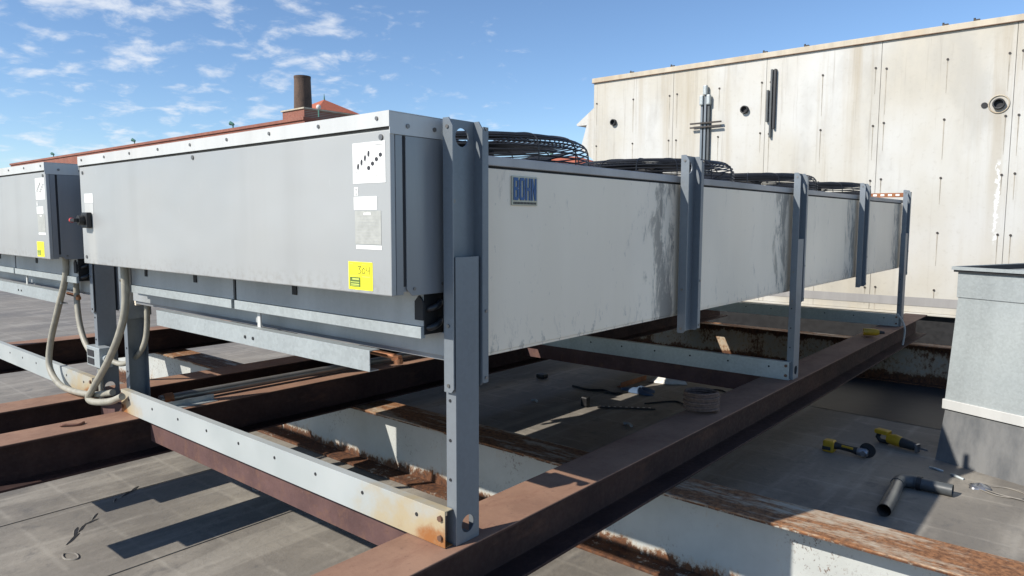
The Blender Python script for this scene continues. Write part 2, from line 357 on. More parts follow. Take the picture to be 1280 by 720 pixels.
# lapped membrane sheets on the roof, with a slight lip
for k, (x0, x1, y0, y1) in enumerate([(-6.6,-5.3,-.5,3.1),(-5.28,-4.1,-.6,3.2),(-4.06,-2.9,-.4,3.2),(-2.2,-.2,4.1,7.4)]):
    b = MB(); b.box(x0, x1, y0, y1, .001, .005+.001*(k % 2)); struct(b.build('roof_sheet', 'roof'))

# ================================================================== STEEL BEAMS
def ibeam_pts(c, z0, z1, w, tf, tw):
    h = w/2
    return [(c-h,z0),(c+h,z0),(c+h,z0+tf),(c+tw/2,z0+tf),(c+tw/2,z1-tf),(c+h,z1-tf),(c+h,z1),(c-h,z1),(c-h,z1-tf),(c-tw/2,z1-tf),(c-tw/2,z0+tf),(c-h,z0+tf)]
def beam_y(xc, y0, y1, mat, label, z0=.492, z1=.75, w=.26):
    b = MB(); b.prism(ibeam_pts(0, z0, z1, w, .014, .010), 'y', 0, y1-y0)
    o = b.build('steel_beam', mat, origin=(0,0,0), local=True, bevel=.003); o.location = (xc, y0, 0); return tag(o, label, 'beam')
def beam_x(yc, x0, x1, mat, label, z0=.001, z1=.49, w=.21):
    b = MB(); b.prism([(p[0], p[1]) for p in ibeam_pts(0, z0, z1, w, .018, .012)], 'x', 0, x1-x0)
    o = b.build('painted_beam', mat, local=True, bevel=.003); o.location = (x0, yc, 0); return tag(o, label, 'beam')
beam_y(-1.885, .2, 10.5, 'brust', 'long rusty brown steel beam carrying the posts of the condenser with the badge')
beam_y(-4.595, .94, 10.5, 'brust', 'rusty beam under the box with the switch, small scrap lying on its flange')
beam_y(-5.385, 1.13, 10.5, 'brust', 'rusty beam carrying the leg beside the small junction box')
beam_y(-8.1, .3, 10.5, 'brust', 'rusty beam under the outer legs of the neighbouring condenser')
beam_x(3.53, -9.5, 2.6, 'wrust', 'flaking white painted beam with rust, below the rusty beams', w=.31)
beam_x(9.62, -9.5, 2.6, 'wrust2', 'brown, heavily rusted beam near the foot of the cream enclosure')
def channel_x(yc, x0, x1, label):
    b = MB(); z0, z1 = .595, .748
    b.prism([(0,z0),(.07,z0),(.07,z0+.01),(.010,z0+.01),(.010,z1-.01),(.07,z1-.01),(.07,z1),(0,z1)], 'x', 0, x1-x0)
    o = b.build('cross_channel', 'rustdark', local=True, bevel=.002); o.location = (x0, yc, 0); return tag(o, label, 'beam')
channel_x(1.822, -4.46, -1.90, 'maroon steel channel below the long galvanised foot rail')
channel_x(1.822, -5.25, -4.73, 'short maroon channel bridging the two close rusty beams')
channel_x(5.50, -4.46, -1.90, 'maroon steel channel below the shaded middle foot rail')

# ================================================================== CONDENSER UNIT
XL, XR = -4.66, -1.86; YF = 1.57; Y0, Y1 = 1.84, 9.235; ZB, ZT = 1.435, 2.21
PY = [1.785+1.825*i for i in range(5)]
U = thing('condenser_unit', 'long off-white air-cooled condenser with blue lettered badge, on galvanised legs', 'condenser', (-3.26, YF, .75))
def part(mb, name, mat, parent=None, bevel=0): return mb.build(name, mat, parent or U, bevel=bevel)
# main casing
for i in range(4):
    ya = Y0+.001 if i == 0 else PY[i]+.08; yb = PY[i+1]+.08-.002 if i < 3 else Y1
    for side in (0, 1):
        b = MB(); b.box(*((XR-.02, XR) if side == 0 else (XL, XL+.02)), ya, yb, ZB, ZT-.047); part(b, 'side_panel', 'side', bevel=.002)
for side in (0, 1):
    b = MB()
    if side == 0: b.box(XR-.06, XR+.006, Y0+.001, Y1+.004, ZT-.037, ZT)
    else: b.box(XL-.006, XL+.06, Y0+.001, Y1+.004, ZT-.037, ZT)
    part(b, 'cap_rail', 'deck', bevel=.003)
    b = MB(); b.box(*((XR-.03, XR-.012) if side == 0 else (XL+.012, XL+.03)), Y0+.004, Y1-.004, ZT-.06, ZT-.0375); part(b, 'cap_shadow_strip', 'dark')  # dark strip painting the shadow line under the cap rail
    b = MB()
    if side == 0: b.box(XR-.024, XR-.003, Y0+.001, Y1+.002, ZB-.012, ZB-.001)
    else: b.box(XL+.003, XL+.024, Y0+.001, Y1+.002, ZB-.012, ZB-.001)
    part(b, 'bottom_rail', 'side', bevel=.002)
b = MB(); b.box(XL+.062, XR-.062, Y0+.002, Y1, ZT-.03, ZT-.006); part(b, 'deck', 'deck')
b = MB(); b.box(XL+.025, XR-.025, Y0+.03, Y1-.02, ZB+.03, ZB+.12); part(b, 'coil', 'fins')
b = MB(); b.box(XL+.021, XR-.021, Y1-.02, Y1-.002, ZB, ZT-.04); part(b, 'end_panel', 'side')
b = MB(); b.box(XL+.021, XR-.021, Y0+.002, Y0+.02, ZB, ZT-.04); part(b, 'end_panel', 'cab')
# fan guards
def guard_mesh():
    b = MB(); prof = [(.575,.0),(.578,.022),(.578,.044),(.577,.066),(.574,.088),(.566,.108),(.552,.124),(.534,.135),(.514,.142),(.493,.147),(.471,.151),(.449,.154),(.427,.156),(.405,.158),(.38,.160),(.355,.162),(.33,.163),(.30,.164),(.27,.165),(.24,.166),(.21,.167),(.18,.168),(.15,.168),(.12,.168)]
    for r, z in prof: b.tube([(r*math.cos(2*math.pi*k/40), r*math.sin(2*math.pi*k/40), z) for k in range(40)], .0040, 4, closed=True)
    for k in range(14):
        a = 2*math.pi*(k+.3)/14; b.tube([(r*math.cos(a), r*math.sin(a), z+.004) for r, z in prof[::1]], .0042, 4)
    return b
def fan_mesh():
    b = MB(); b.cyl((0,0,-.02), (0,0,1), .09, .12, 12)
    for k in range(5):
        a = 2*math.pi*k/5; pts = []
        ca, sa = math.cos(a), math.sin(a)
        for r, w, z in ((.08,.07,.0),(.3,.12,.02),(.51,.14,.03)):
            for sgn in (-1, 1): pts.append((ca*r-sa*w*sgn, sa*r+ca*w*sgn, z+.035*sgn))
        b.add(pts, [(0,1,3,2),(2,3,5,4)]); b.add([(p[0],p[1],p[2]-.006) for p in pts], [(0,2,3,1),(2,4,5,3)])
    return b
g0 = f0 = r0 = None
for i in range(4):
    yc = 2.73+1.815*i
    for xc in (-2.545, -3.975):
        if g0 is None:
            g0 = guard_mesh().build('fan_guard', 'wire', U, local=True); g0.location = Vector((xc, yc, ZT))-U.location
            f0 = fan_mesh().build('fan', 'dark', U, local=True, fix=False); f0.location = Vector((xc, yc, ZT+.02))-U.location
            b = MB(); b.tube([(.575*math.cos(2*math.pi*k/40), .575*math.sin(2*math.pi*k/40), .010) for k in range(40)], .014, 6, closed=True)
            r0 = b.build('fan_ring', 'deck', U, local=True); r0.location = Vector((xc, yc, ZT-.006))-U.location
        else:
            for src, dz in ((g0, 0), (f0, .02), (r0, -.006)):
                c = src.copy(); COL.objects.link(c); c.location = Vector((xc, yc, ZT+dz))-U.location
# control box
BZ0, BZ1 = 1.70, 2.325
CB = MB(); CB.box(XL+.004, XR-.004, YF+.024, Y0-.003, BZ0+.012, BZ1-.008); CB = part(CB, 'control_box', 'cab')
b = MB(); b.box(XL, XR-.001, YF, YF+.022, BZ0, BZ1-.062); part(b, 'door', 'door', CB, .004)
DR = CB
b = MB(); b.prism([(YF-.006,BZ1-.052),(YF-.003,BZ1-.052),(YF-.003,BZ1-.004),(Y0-.002,BZ1-.006),(Y0-.002,BZ1-.002),(YF-.006,BZ1)], 'x', XL-.004, XR+.003)
b.box(XR, XR+.003, YF-.0035, Y0-.003, BZ1-.076, BZ1-.003); b.box(XL-.004, XL-.001, YF-.0035, Y0-.003, BZ1-.076, BZ1-.003)
LID = part(b, 'lid', 'lid', CB)
b = MB()
b.box(XR-.003, XR, YF+.022, YF+.052, BZ0+.002, BZ1-.078); part(b, 'corner_post', 'cab', CB)
b = MB(); b.box(XR-.003, XR-.001, YF+.054, YF+.064, BZ0+.03, BZ1-.078); part(b, 'seam_gap', 'dark', CB)
b = MB(); b.prism([(YF+.066,BZ0+.02),(YF+.09,BZ0-.004),(Y0-.004,BZ0-.004),(Y0-.004,BZ1-.078),(YF+.066,BZ1-.078)], 'x', XR-.003, XR+.002); part(b, 'end_cover', 'cab', CB, .001)
b = MB()
for x in [XL+.06+i*.335 for i in range(9)]: b.cyl((x, YF-.005, BZ1-.022), (0,-1,0), .007, .005, 8)
for y in (YF+.075, YF+.20): b.cyl((XR+.002, y, BZ1-.045), (1,0,0), .008, .005, 8)
part(b, 'screws', 'screw', LID)
b = MB()
for x, z in ((XR-.045, BZ1-.085),(-3.25, BZ1-.080),(XL+.05, BZ1-.095),(XL+.05,BZ0+.04)): b.cyl((x, YF+.001, z), (0,-1,0), .010, .006, 10)
for y, z in ((YF+.10,BZ0+.02),(YF+.235,BZ0+.03),(YF+.25,2.02)): b.cyl((XR+.001, y, z), (1,0,0), .006, .004, 8)
part(b, 'screws', 'screw', CB)
# labels on the door (flat printed stickers)
def sticker(x0, x1, z0, z1, mat, par=CB, name='label', lift=.0012, lab=None):
    b = MB(); b.box(x0, x1, YF-lift, YF-lift+.001, z0, z1); o = part(b, name, mat, par)
    if lab: o['label'] = lab
    return o
def printed(par, name, mat, shapes, lift=.0020):
    """flat ink polygons lying on a sticker"""
    b = MB()
    for pts in shapes:
        pts = [(x, YF-lift, z) for x, z in pts]; b.add(pts, [list(range(len(pts)))])
    return b.build(name, mat, par, fix=False)
def ell(cx, cz, a, c, rot=0, n=14):
    return [(cx+a*math.cos(t)*math.cos(rot)-c*math.sin(t)*math.sin(rot), cz+a*math.cos(t)*math.sin(rot)+c*math.sin(t)*math.cos(rot)) for t in [2*math.pi*k/n for k in range(n)]]
def stroke(p, q, w):
    d = Vector((q[0]-p[0], q[1]-p[1])).normalized(); n = Vector((-d.y, d.x))*w/2
    return [(p[0]+n.x, p[1]+n.y),(q[0]+n.x, q[1]+n.y),(q[0]-n.x, q[1]-n.y),(p[0]-n.x, p[1]-n.y)]
L = sticker(-2.062, -1.885, 2.088, 2.228, 'white', lab='white wiring diagram sticker with black dots')
ub = lambda u, v: (-2.062+.177*u, 2.228-.140*v)
sh = [ell(*ub(u, v), .0055, .0105, -.15) for u, v in ((.17,.58),(.28,.48),(.39,.38),(.50,.28))]+[ell(*ub(u, v), .0088, .0075) for u, v in ((.50,.63),(.62,.53),(.74,.43),(.86,.33))]
printed(L, 'diagram_print', 'ink', sh)
sh = [stroke(ub(*p), ub(*q), .0012) for p, q in (((.06,.47),(.50,.10)),((.06,.47),(.10,.74)),((.10,.74),(.58,.30)),((.50,.10),(.58,.30)),((.2,.42),(.24,.36)),((.32,.32),(.36,.26)),((.44,.20),(.48,.24)))]
sh += [stroke(ub(u, v+.06), ub(u, .86), .0011) for u, v in ((.50,.63),(.62,.53),(.74,.43),(.86,.33))]+[stroke(ub(.5,.9), ub(.86,.9), .0015), stroke(ub(.62,.82), ub(.80,.82), .0015), stroke(ub(.66,.08), ub(.92,.08), .003)]
printed(L, 'line_print', 'greyink', sh)
L = sticker(-2.06, -1.932, 1.996, 2.042, 'white')
L = sticker(-2.055, -1.912, 1.876, 1.992, 'silver', lab='grey metal data plate')
sh = [stroke((-2.045, 1.975-.011*k), (-1.925+.0*k, 1.975-.011*k), .0012) for k in range(9)]
printed(L, 'data_lines', 'greyink', sh); printed(L, 'title_print', 'white', [stroke((-2.005,1.982),(-1.965,1.982),.008)], .0022)
sticker(-2.05, -1.91, 1.858, 1.872, 'white')
L = sticker(-2.057, -2.035, 2.046, 2.075, 'white'); printed(L, 'print', 'greyink', [ell(-2.046,2.068,.006,.005), ell(-2.046,2.052,.006,.004)])
L = sticker(-2.098, -1.962, 1.712, 1.812, 'yellow', lab='yellow sticker with handwriting and a dark stamp', name='yellow_sticker')
printed(L, 'stamp_print', 'green', [[(-2.090,1.722),(-2.030,1.722),(-2.030,1.757),(-2.090,1.757)]])
printed(L, 'stamp_lines', 'lime', [stroke((-2.075,1.750),(-2.036,1.750),.006), stroke((-2.085,1.739),(-2.036,1.739),.003), stroke((-2.083,1.731),(-2.036,1.731),.004), stroke((-2.085,1.7255),(-2.036,1.7255),.002)], .0026)
hw = lambda pts: [stroke(pts[i], pts[i+1], .0022) for i in range(len(pts)-1)]
q = lambda u, v: (-2.045+.068*u, 1.797-.028*v)
printed(L, 'number_print', 'ink', hw([q(0,.08),q(.28,.02),q(.12,.38),q(.30,.62),q(.18,1),q(.02,.95)])+hw([q(.52,.2),q(.38,.5),q(.42,.95),q(.56,.9),q(.62,.5),q(.52,.2)])+hw([q(.72,.1),q(.72,.55),q(.98,.52)])+hw([q(.98,.0),q(.96,1.02)]))
printed(L, 'form_lines', 'lime', [stroke((-2.090,1.762),(-2.035,1.762),.0014), stroke((-2.02,1.760),(-1.975,1.760),.003), stroke((-2.088,1.804),(-2.07,1.804),.002), stroke((-2.02,1.803),(-1.995,1.803),.0018)])
sticker(-4.60, -4.475, 2.055, 2.108, 'white'); sticker(-4.602, -4.475, 1.99, 2.052, 'lid')
# disconnect switch
b = MB(); b.box(-4.59, -4.50, YF-.03, YF-.001, 1.91, 2.0); SW = part(b, 'switch', 'black', CB, .006)
b = MB(); b.cyl((-4.545, YF-.03, 1.955), (0,-1,0), .028, .03, 14); b.box(-4.60, -4.535, YF-.085, YF-.055, 1.945, 1.965); part(b, 'switch_handle', 'black', SW, .003)
b = MB(); b.cyl((-4.60, YF-.07, 1.955), (-1,0,0), .014, .02, 10); part(b, 'switch_knob', 'red', SW)
# header below the box
YH = 1.735
for x0, x1 in ((XL+.25, -3.235), (-3.205, XR-.025)):
    b = MB(); b.box(x0, x1, YH, YH+.012, 1.575, 1.71); H = part(b, 'header_panel', 'header', bevel=.002)
    b = MB(); b.prism([(YH-.012,1.574),(YH+.010,1.574),(YH+.010,1.532),(YH-.012,1.532)], 'x', x0, x1); part(b, 'header_lip', 'galv', H, .001)
b = MB(); b.box(XL+.2, XR-.03, YH+.013, Y0, 1.545, 1.705); part(b, 'header_core', 'dark')
b = MB(); b.box(XL+.02, XR-.002, Y0-.012, Y0-.001, 1.455, 1.544); part(b, 'header_sill', 'header', bevel=.002)
for x, w in ((-4.22,.028),(-3.63,.032),(-2.72,.034)):
    b = MB(); b.box(x, x+w, YH-.005, YH-.0015, 1.635, 1.70); part(b, 'slot', 'dark')
b = MB(); b.prism([(XR-.055,1.60),(XR-.012,1.60),(XR-.012,1.668),(XR-.033,1.69),(XR-.055,1.668)], 'y', YH-.014, YH-.006); b.box(XR-.053,XR-.014,YH-.006,YH-.001,1.61,1.66); part(b, 'slot', 'dark')
b = MB(); b.box(XR-.026, XR-.022, YH+.004, Y0-.014, 1.545, 1.697); EP = part(b, 'tube_plate', 'black')
b = MB()
for zz in (1.58, 1.65): b.tube([(XR-.023+.02*math.sin(t), YH+.05+.028*math.cos(t), zz+.012*math.cos(t)) for t in [math.pi*k/8 for k in range(9)]], .012, 8)
part(b, 'return_bend', 'wire', EP)
b = MB(); b.prism([(1.71,1.372),(1.755,1.372),(1.755,1.376),(1.714,1.376),(1.714,1.452),(1.76,1.452),(1.76,1.456),(1.71,1.456)], 'x', -4.04, -2.165); HR = part(b, 'hanger_rail', 'galv', bevel=.001)
b = MB()
for x in (-3.09, -3.02): b.cyl((x, 1.7095, 1.41), (0,-1,0), .008, .003, 8)
part(b, 'bolts', 'dark', HR)
b = MB(); b.box(-3.055, -3.03, YH+.02, YH+.028, 1.45, 1.54); part(b, 'hanger_tab', 'lid')
b = MB(); b.tube([(-2.3,1.80,1.43),(-2.12,1.80,1.425)], .012, 8); b.box(-2.13,-2.09,1.79,1.81,1.41,1.432); b.cyl((-2.10,1.80,1.40),(0,0,1),.018,.02,8); part(b, 'drain_fitting', 'copper')
# legs, brackets and foot rails
def bracket(mirror, y0, leg):
    """channel bolted to the casing, open to the outside; mirror for the far side"""
    sx = (lambda x: x) if not mirror else (lambda x: XL+XR-x)
    def bx(b, x0, x1, *r): xa, xb = sorted((sx(x0), sx(x1))); b.box(xa, xb, *r)
    b = MB(); z0, z1 = 1.335, 2.322; t = .005; ya, yb = y0, y0+.16; xo = -1.781; xi = -1.829
    xa, xb = sorted((sx(xi), sx(xi+t)))
    b.holeplate('x', xa, xb, ya+t, yb-t, z1-.15, z1, (ya+yb)/2+.012, z1-.062, .034)
    b.box(xa, xb, ya+t, yb-t, z0, z1-.15)
    for y in (ya, yb-t):
        cut = .018
        pts = [(xi,z0),(xo-.012,z0),(xo,z0+.014),(xo,z1-.03),(xo-.02,z1),(xi,z1)]
        b.prism([(sx(p[0]), p[1]) for p in pts], 'y', y, y+t)
    bx(b, xo-t, xo, yb+.0003, yb+.028, z0+.01, z1-.02)
    B = part(b, 'post_bracket', 'leg')
    b = MB()
    for zz in (1.37, 1.60, 2.03):
        p = sx(xi+t); b.cyl((p, y0+.045, zz), (1 if not mirror else -1,0,0), .008, .006, 8)
    for zz in (1.36, 1.58, 2.29): b.cyl((sx(xo-.025), ya, zz), (0,-1,0), .007, .004, 8)
    for zz in (1.365, 1.62, 2.295): b.cyl((sx(xo), yb+.014, zz), (1 if not mirror else -1,0,0), .006, .004, 8)
    part(b, 'bolts', 'screw', B)
    if leg:
        b = MB(); ya, yb = y0+.0062, y0+.152; xo = -1.785; xi = -1.835; z0, z1 = .752, 1.828; t = .004
        ya += .010; yb -= .014
        xa, xb = sorted((sx(xo-t), sx(xo)))
        b.holeplate('x', xa, xb, ya, yb, z0, z0+.13, (ya+yb)/2, z0+.068, .034)
        b.box(xa, xb, ya, yb, z0+.13, z1)
        bx(b, xi, xo-t, ya, ya+t, z0, z1); bx(b, xi, xo-t, yb-t, yb, z0, z1)
        bx(b, xi-.03, xo-t, ya+t, yb-t, z0, z0+.006)
        LG = part(b, 'leg', 'leg')
        b = MB()
        for zz in (1.30, 1.0, 1.15): b.cyl((sx(-1.815), ya, zz), (0,-1,0), .006, .003, 8)
        part(b, 'bolts', 'dark', LG)
for i, y in enumerate(PY):
    for mir in (False, True): bracket(mir, y, i in (0, 2, 4))
for i in (0, 2, 4):
    y = PY[i]+.012; z0, z1 = .753, .893
    x0, x1 = (-4.715, -1.802)
    b = MB(); b.prism([(y-.040,z0),(y+.0,z0),(y+.0,z0+.004),(y-.036,z0+.004),(y-.036,z1-.004),(y-.0,z1-.004),(y-.0,z1),(y-.040,z1)], 'x', x0, x1)
    F = part(b, 'foot_rail', FR if False else 'galv', bevel=.001)
    F.data.materials.clear(); F.data.materials.append(None)
    F['_foot'] = 1 if i == 0 else 2
    b = MB()
    for x in [x0+.12+k*.33 for k in range(9)]: b.cyl((x, y-.040, z1-.05), (0,-1,0), .008, .002, 8)
    part(b, 'holes', 'dark', F)
    b = MB()
    for zz in (z0+.035, z1-.03):
        for x in (x0+.02, x1-.022): b.cyl((x, y-.040, zz), (0,-1,0), .012, .009, 6)
    part(b, 'bolts', 'bolt', F)
# galvanised rail with rust creeping in from its ends
m = MT('galvanised_rail_rusting_at_ends'); X = m.xyz()
n = m.noise(6, 7, .65); big = m.noise(2, 3, .5); e = m.math('MAXIMUM', m.ramp(X[0], .55, 1.5), m.ramp(X[0], -1.02, -1.45))
dn = m.ramp(X[2], .14, .02)
k = m.math('ADD', m.math('ADD', m.mul(n, .8), m.mul(e, .40)), m.mul(m.mul(dn, e), .28))
c = m.mix(m.ramp(big, .3, .7), (.40,.43,.42), (.48,.505,.49))
c = m.mix(m.ramp(k, .55, .90, 0, .85), c, (.46,.36,.20)); c = m.mix(m.ramp(k, .88, 1.08), c, (.34,.14,.045))
M['footrail'] = m.done(c, .5, .15, n, .15, .004)
for o in U.children:
    if o.get('_foot'): o.data.materials.clear(); o.data.materials.append(M['footrail' if o['_foot'] == 1 else 'galv']); del o['_foot']
# rusted perforated strap on top of the far end
b = MB(); b.box(-2.55, -1.86, Y1+.006, Y1+.012, ZT+.035, ZT+.085); b.box(-2.55,-1.86,Y1+.012,Y1+.03,ZT+.035,ZT+.04); ST = part(b, 'end_strap', 'rustor')
b = MB()
for k in range(8): b.box(-2.50+k*.08, -2.46+k*.08, Y1+.003, Y1+.0058, ZT+.05, ZT+.072)
part(b, 'strap_holes', 'white', ST)
# badge
BG = MB(); BG.box(XR+.001, XR+.006, 2.195, 2.362, 2.022, 2.14); BG = part(BG, 'badge', 'badge', bevel=.001)
BG['label'] = 'blue lettered maker badge reading BOHN'
def letter(ch, y0, y1, z0, z1):
    w = y1-y0; h = z1-z0; s_ = .30*w; t = .15*h; P = []
    R = lambda a, b_, c_, d: P.append((y0+a*w, y0+b_*w, z0+c_*h, z0+d*h))
    if ch == 'B': R(0,.32,0,1); R(.32,.86,.86,1); R(.32,.86,.44,.58); R(.32,.86,0,.14); R(.68,1,.54,.90); R(.68,1,.08,.50)
    if ch == 'O': R(0,.31,.06,.94); R(.69,1,.06,.94); R(.12,.88,.87,1); R(.12,.88,0,.13)
    if ch == 'H': R(0,.31,0,1); R(.69,1,0,1); R(.31,.69,.43,.58)
    b = MB()
    if ch == 'N':
        R(0,.28,0,1); R(.72,1,0,1)
        b.prism([(y0+.28*w,z0+h),(y0+.0*w,z0+h),(y0+.72*w,z0),(y0+1*w,z0)], 'x', XR+.0062, XR+.0085)
    for k, (a, b_, c_, d) in enumerate(P): b.box(XR+.0062, XR+.0088+.00012*k, a, b_, c_, d)
    return b
lx = 2.205
for ch in 'BOHN':
    part(letter(ch, lx, lx+.032, 2.043, 2.134), 'letter', 'blue', BG); lx += .0385
b = MB()
for k in range(16): b.box(XR+.0062, XR+.0068, 2.205+k*.0094, 2.2115+k*.0094, 2.027, 2.036)
part(b, 'small_print', 'ink', BG)
# neighbouring condenser
U2 = copy_tree(U); U2.location.x -= 3.39; U2['label'] = 'second condenser with dark grey box side, left of the one with the switch'; U2['label'] = 'neighbouring condenser with a dark grey cabinet side and yellow sticker'
for o in list(bpy.data.objects):
    if o.name.startswith('number_print.'): bpy.data.objects.remove(o)
U['group'] = U2['group'] = 'rooftop condensers side by side'
# ================================================================== CONDUIT AND PIPES
def tubething(name, pts, r, mat, label, cat, n=10, sm=8):
    b = MB(); b.tube(cr(pts, sm) if sm else pts, r, n); return tag(b.build(name, mat), label, cat)
tubething('flexible_conduit', [(-5.44,1.72,1.70),(-5.47,1.72,1.56),(-5.62,1.71,1.33),(-5.78,1.70,1.08),(-5.80,1.69,.90),(-5.62,1.69,.80),(-5.36,1.70,.785),(-5.05,1.72,.81),(-4.80,1.74,.86)], .021, 'conduit', 'grey flexible conduit hanging from the neighbouring condenser in a wide loop', 'conduit')
tubething('flexible_conduit', [(-5.50,1.80,1.70),(-5.52,1.80,1.44),(-5.47,1.79,1.26),(-5.38,1.785,1.13),(-5.27,1.782,1.06)], .019, 'conduit', 'short grey conduit running down into the junction box', 'conduit')
tubething('flexible_conduit', [(-4.42,1.70,1.70),(-4.43,1.70,1.46),(-4.51,1.69,1.28),(-4.68,1.68,1.09),(-4.92,1.68,.90),(-5.04,1.68,.80),(-4.95,1.68,.785),(-4.74,1.70,.82),(-4.60,1.72,.87)], .022, 'conduit', 'grey flexible conduit hooking back under the box with the switch', 'conduit')
tubething('flexible_conduit', [(-4.62,1.90,1.56),(-4.63,1.90,1.30),(-4.65,1.88,1.16),(-4.75,1.86,1.07),(-4.88,1.83,1.02),(-5.03,1.80,1.04)], .017, 'conduit', 'thin grey conduit curving into the side of the junction box beside the leg', 'conduit')
J = thing('junction_box', 'small grey metal junction box with open knockouts between the conduits', 'junction box', (-5.16, 1.80, .975))
b = MB(); b.box(-5.27,-5.05,1.76,1.84,.975,1.11); part(b, 'box_body', 'galv', J, .004)
for zz in (1.01, 1.065):
    b = MB(); b.box(-5.25,-5.14,1.757,1.7595,zz-.022,zz+.022); part(b, 'knockout', 'dark', J)
b = MB(); b.tube([(-5.16,1.80,.974),(-5.16,1.80,.752)], .016, 8); part(b, 'stub_pipe', 'conduit', J)
b = MB(); b.cyl((-5.05,1.80,1.04),(1,0,0),.024,.03,10); part(b, 'fitting', 'galv', J)
P_ = thing('galvanised_pipe', 'galvanised pipe lying along the rusty beam behind the leg', 'pipe', (-4.66,2.0,.75))
b = MB(); b.tube([(-4.66,1.97,.79),(-4.60,4.6,.79)], .03, 12); part(b, 'pipe', 'pipe', P_)
b = MB(); b.tube([(-4.661,1.99,.79),(-4.659,2.05,.79)], .037, 12); part(b, 'coupling', 'rustor', P_)
b = MB(); b.prism([(-4.56,.7505),(-4.50,.7505),(-4.50,.755),(-4.555,.755),(-4.555,.79),(-4.56,.79)], 'y', 1.90, 2.28); tag(b.build('strut_offcut', 'galv'), 'short galvanised strut offcut on the beam beside the leg', 'strut')
tubething('beam_scrap', [(-4.62,1.385,.757),(-4.60,1.40,.762),(-4.57,1.46,.757),(-4.60,1.50,.757)], .008, 'rust', 'small rusty scrap lying on the rusty beam flange', 'scrap', 6)
# ================================================================== ENCLOSURE
YW = 12.0; WL, WR = -8.01, 4.1; WZ0, WZ1 = .60, 4.67
E_ = thing('metal_enclosure', 'tall cream metal-clad enclosure with rust-stained panels behind the condensers', 'enclosure', (-2, YW, 0))
b = MB(); b.box(WL+.05, WR-.05, YW+.045, YW+5, WZ0, WZ1+.02); part(b, 'core', 'walltrim', E_)
seams = [WL, -6.27, -4.56, -2.81, -1.13, .60, 2.33, WR]
random.seed(3)
for a, c_ in zip(seams, seams[1:]):
    b = MB(); b.box(a+.0025, c_-.0025, YW+.001*random.random(), YW+.03, WZ0+.002, WZ1); p = part(b, 'wall_panel', 'wall', E_, .003)
    b = MB(); s_ = MB()
    for x in (a+.075, (a+c_)/2+.03, c_-.075):
        for k in range(5):
            z = 4.27-.83*k+random.uniform(-.02,.02); b.cyl((x, YW, z), (0,-1,0), .017, .010, 8)
            L_ = random.uniform(.25,.7); s_.add([(x-.007, YW-.0015, z),(x+.007, YW-.0015, z),(x+.003, YW-.0015, z-L_),(x-.002, YW-.0015, z-L_)], [(0,3,2,1)])
    part(b, 'fasteners', 'dkbolt', p); s_.build('rust_runs', 'runs', p, fix=False)
b = MB(); b.box(WL-.03, WR, YW-.03, YW+.06, WZ1+.003, WZ1+.095); part(b, 'cap_trim', 'walltrim', E_, .006)
b = MB(); b.box(WL-.035, WR, YW-.036, YW-.0305, WZ1+.001, WZ1+.010); part(b, 'cap_edge', 'bolt', E_)
for x in [-7.15,-6.30,-4.60,-3.93,-2.0,-1.62,-.2]:
    b = MB(); b.cyl((x-.02, YW-.01, WZ1+.096), (0,0,1), .014, .04, 6); b.box(x-.03,x+.045,YW-.03,YW+.01,WZ1+.0965,WZ1+.115); part(b, 'cap_clip', 'dkbolt', E_)
b = MB(); b.box(WL+.02, WR, YW-.006, YW-.002, .70, .83); part(b, 'shadow_band', 'wallshadow', E_)  # cast shadow along the wall foot, added as a grey strip
b = MB(); b.prism([(YW-.06,.57),(YW+.05,.57),(YW+.05,.598),(YW-.02,.60),(YW-.06,.59)], 'x', WL, WR); part(b, 'base_drip', 'wall', E_)
b = MB(); b.box(WL+.1, WR, YW+.05, YW+.25, .005, .569); part(b, 'plinth', 'black', E_)
b = MB(); b.box(WL+.045, WL+.049, YW+.05, YW+5, WZ0, WZ1); part(b, 'end_wall', 'wall', E_)
b = MB(); b.prism([(WL+.044, 4.45),(WL-.66,3.96),(WL-.64,3.93),(WL-.40,3.93),(WL-.55,3.45),(WL+.044,3.0)], 'y', YW+.35, YW+3.2); part(b, 'intake_hood', 'wall', E_)
def pipe_stub(x, z, r, label):
    t = thing('pipe_stub', label, 'pipe', (x, YW, z))
    b = MB(); n = 18
    ring = lambda rr, y: [(x+rr*math.cos(2*math.pi*k/n), y, z+rr*math.sin(2*math.pi*k/n)) for k in range(n)]
    R_ = [ring(r, YW-.0005), ring(r, YW-.06), ring(r*.72, YW-.06), ring(r*.72, YW-.005)]
    vs = sum(R_, []); fs = [(i*n+k, i*n+(k+1) % n, (i+1)*n+(k+1) % n, (i+1)*n+k) for i in range(3) for k in range(n)]; b.add(vs, fs, True); part(b, 'collar', 'toolblk', t)
    b = MB(); b.cyl((x, YW-.004, z), (0,-1,0), r*.71, .003, 16); part(b, 'opening', 'dark', t)
    return t
pipe_stub(-7.53, 3.87, .062, 'black round pipe stub on the panel beside the intake hood')
pipe_stub(-4.91, 3.86, .068, 'black round pipe stub between the strut bracket and the double strut')
t = pipe_stub(-1.29, 3.59, .075, 'large round pipe opening with a pale flange ring above the white drips')
b = MB(); b.tube([(-1.29+.12*math.cos(2*math.pi*k/24), YW-.008, 3.59+.12*math.sin(2*math.pi*k/24)) for k in range(24)], .009, 6, closed=True); part(b, 'flange_ring', 'walltrim', t)
b = MB(); b.cyl((-1.46, YW-.001, 3.59), (0,-1,0), .04, .012, 12); tag(b.build('wall_plug', 'dark'), 'small black plug in the wall beside the flanged pipe opening', 'plug')
t = thing('strut_bracket', 'grey strut bracket shaped like a cross with three capped posts on the wall', 'bracket', (-5.6, YW, 2.0))
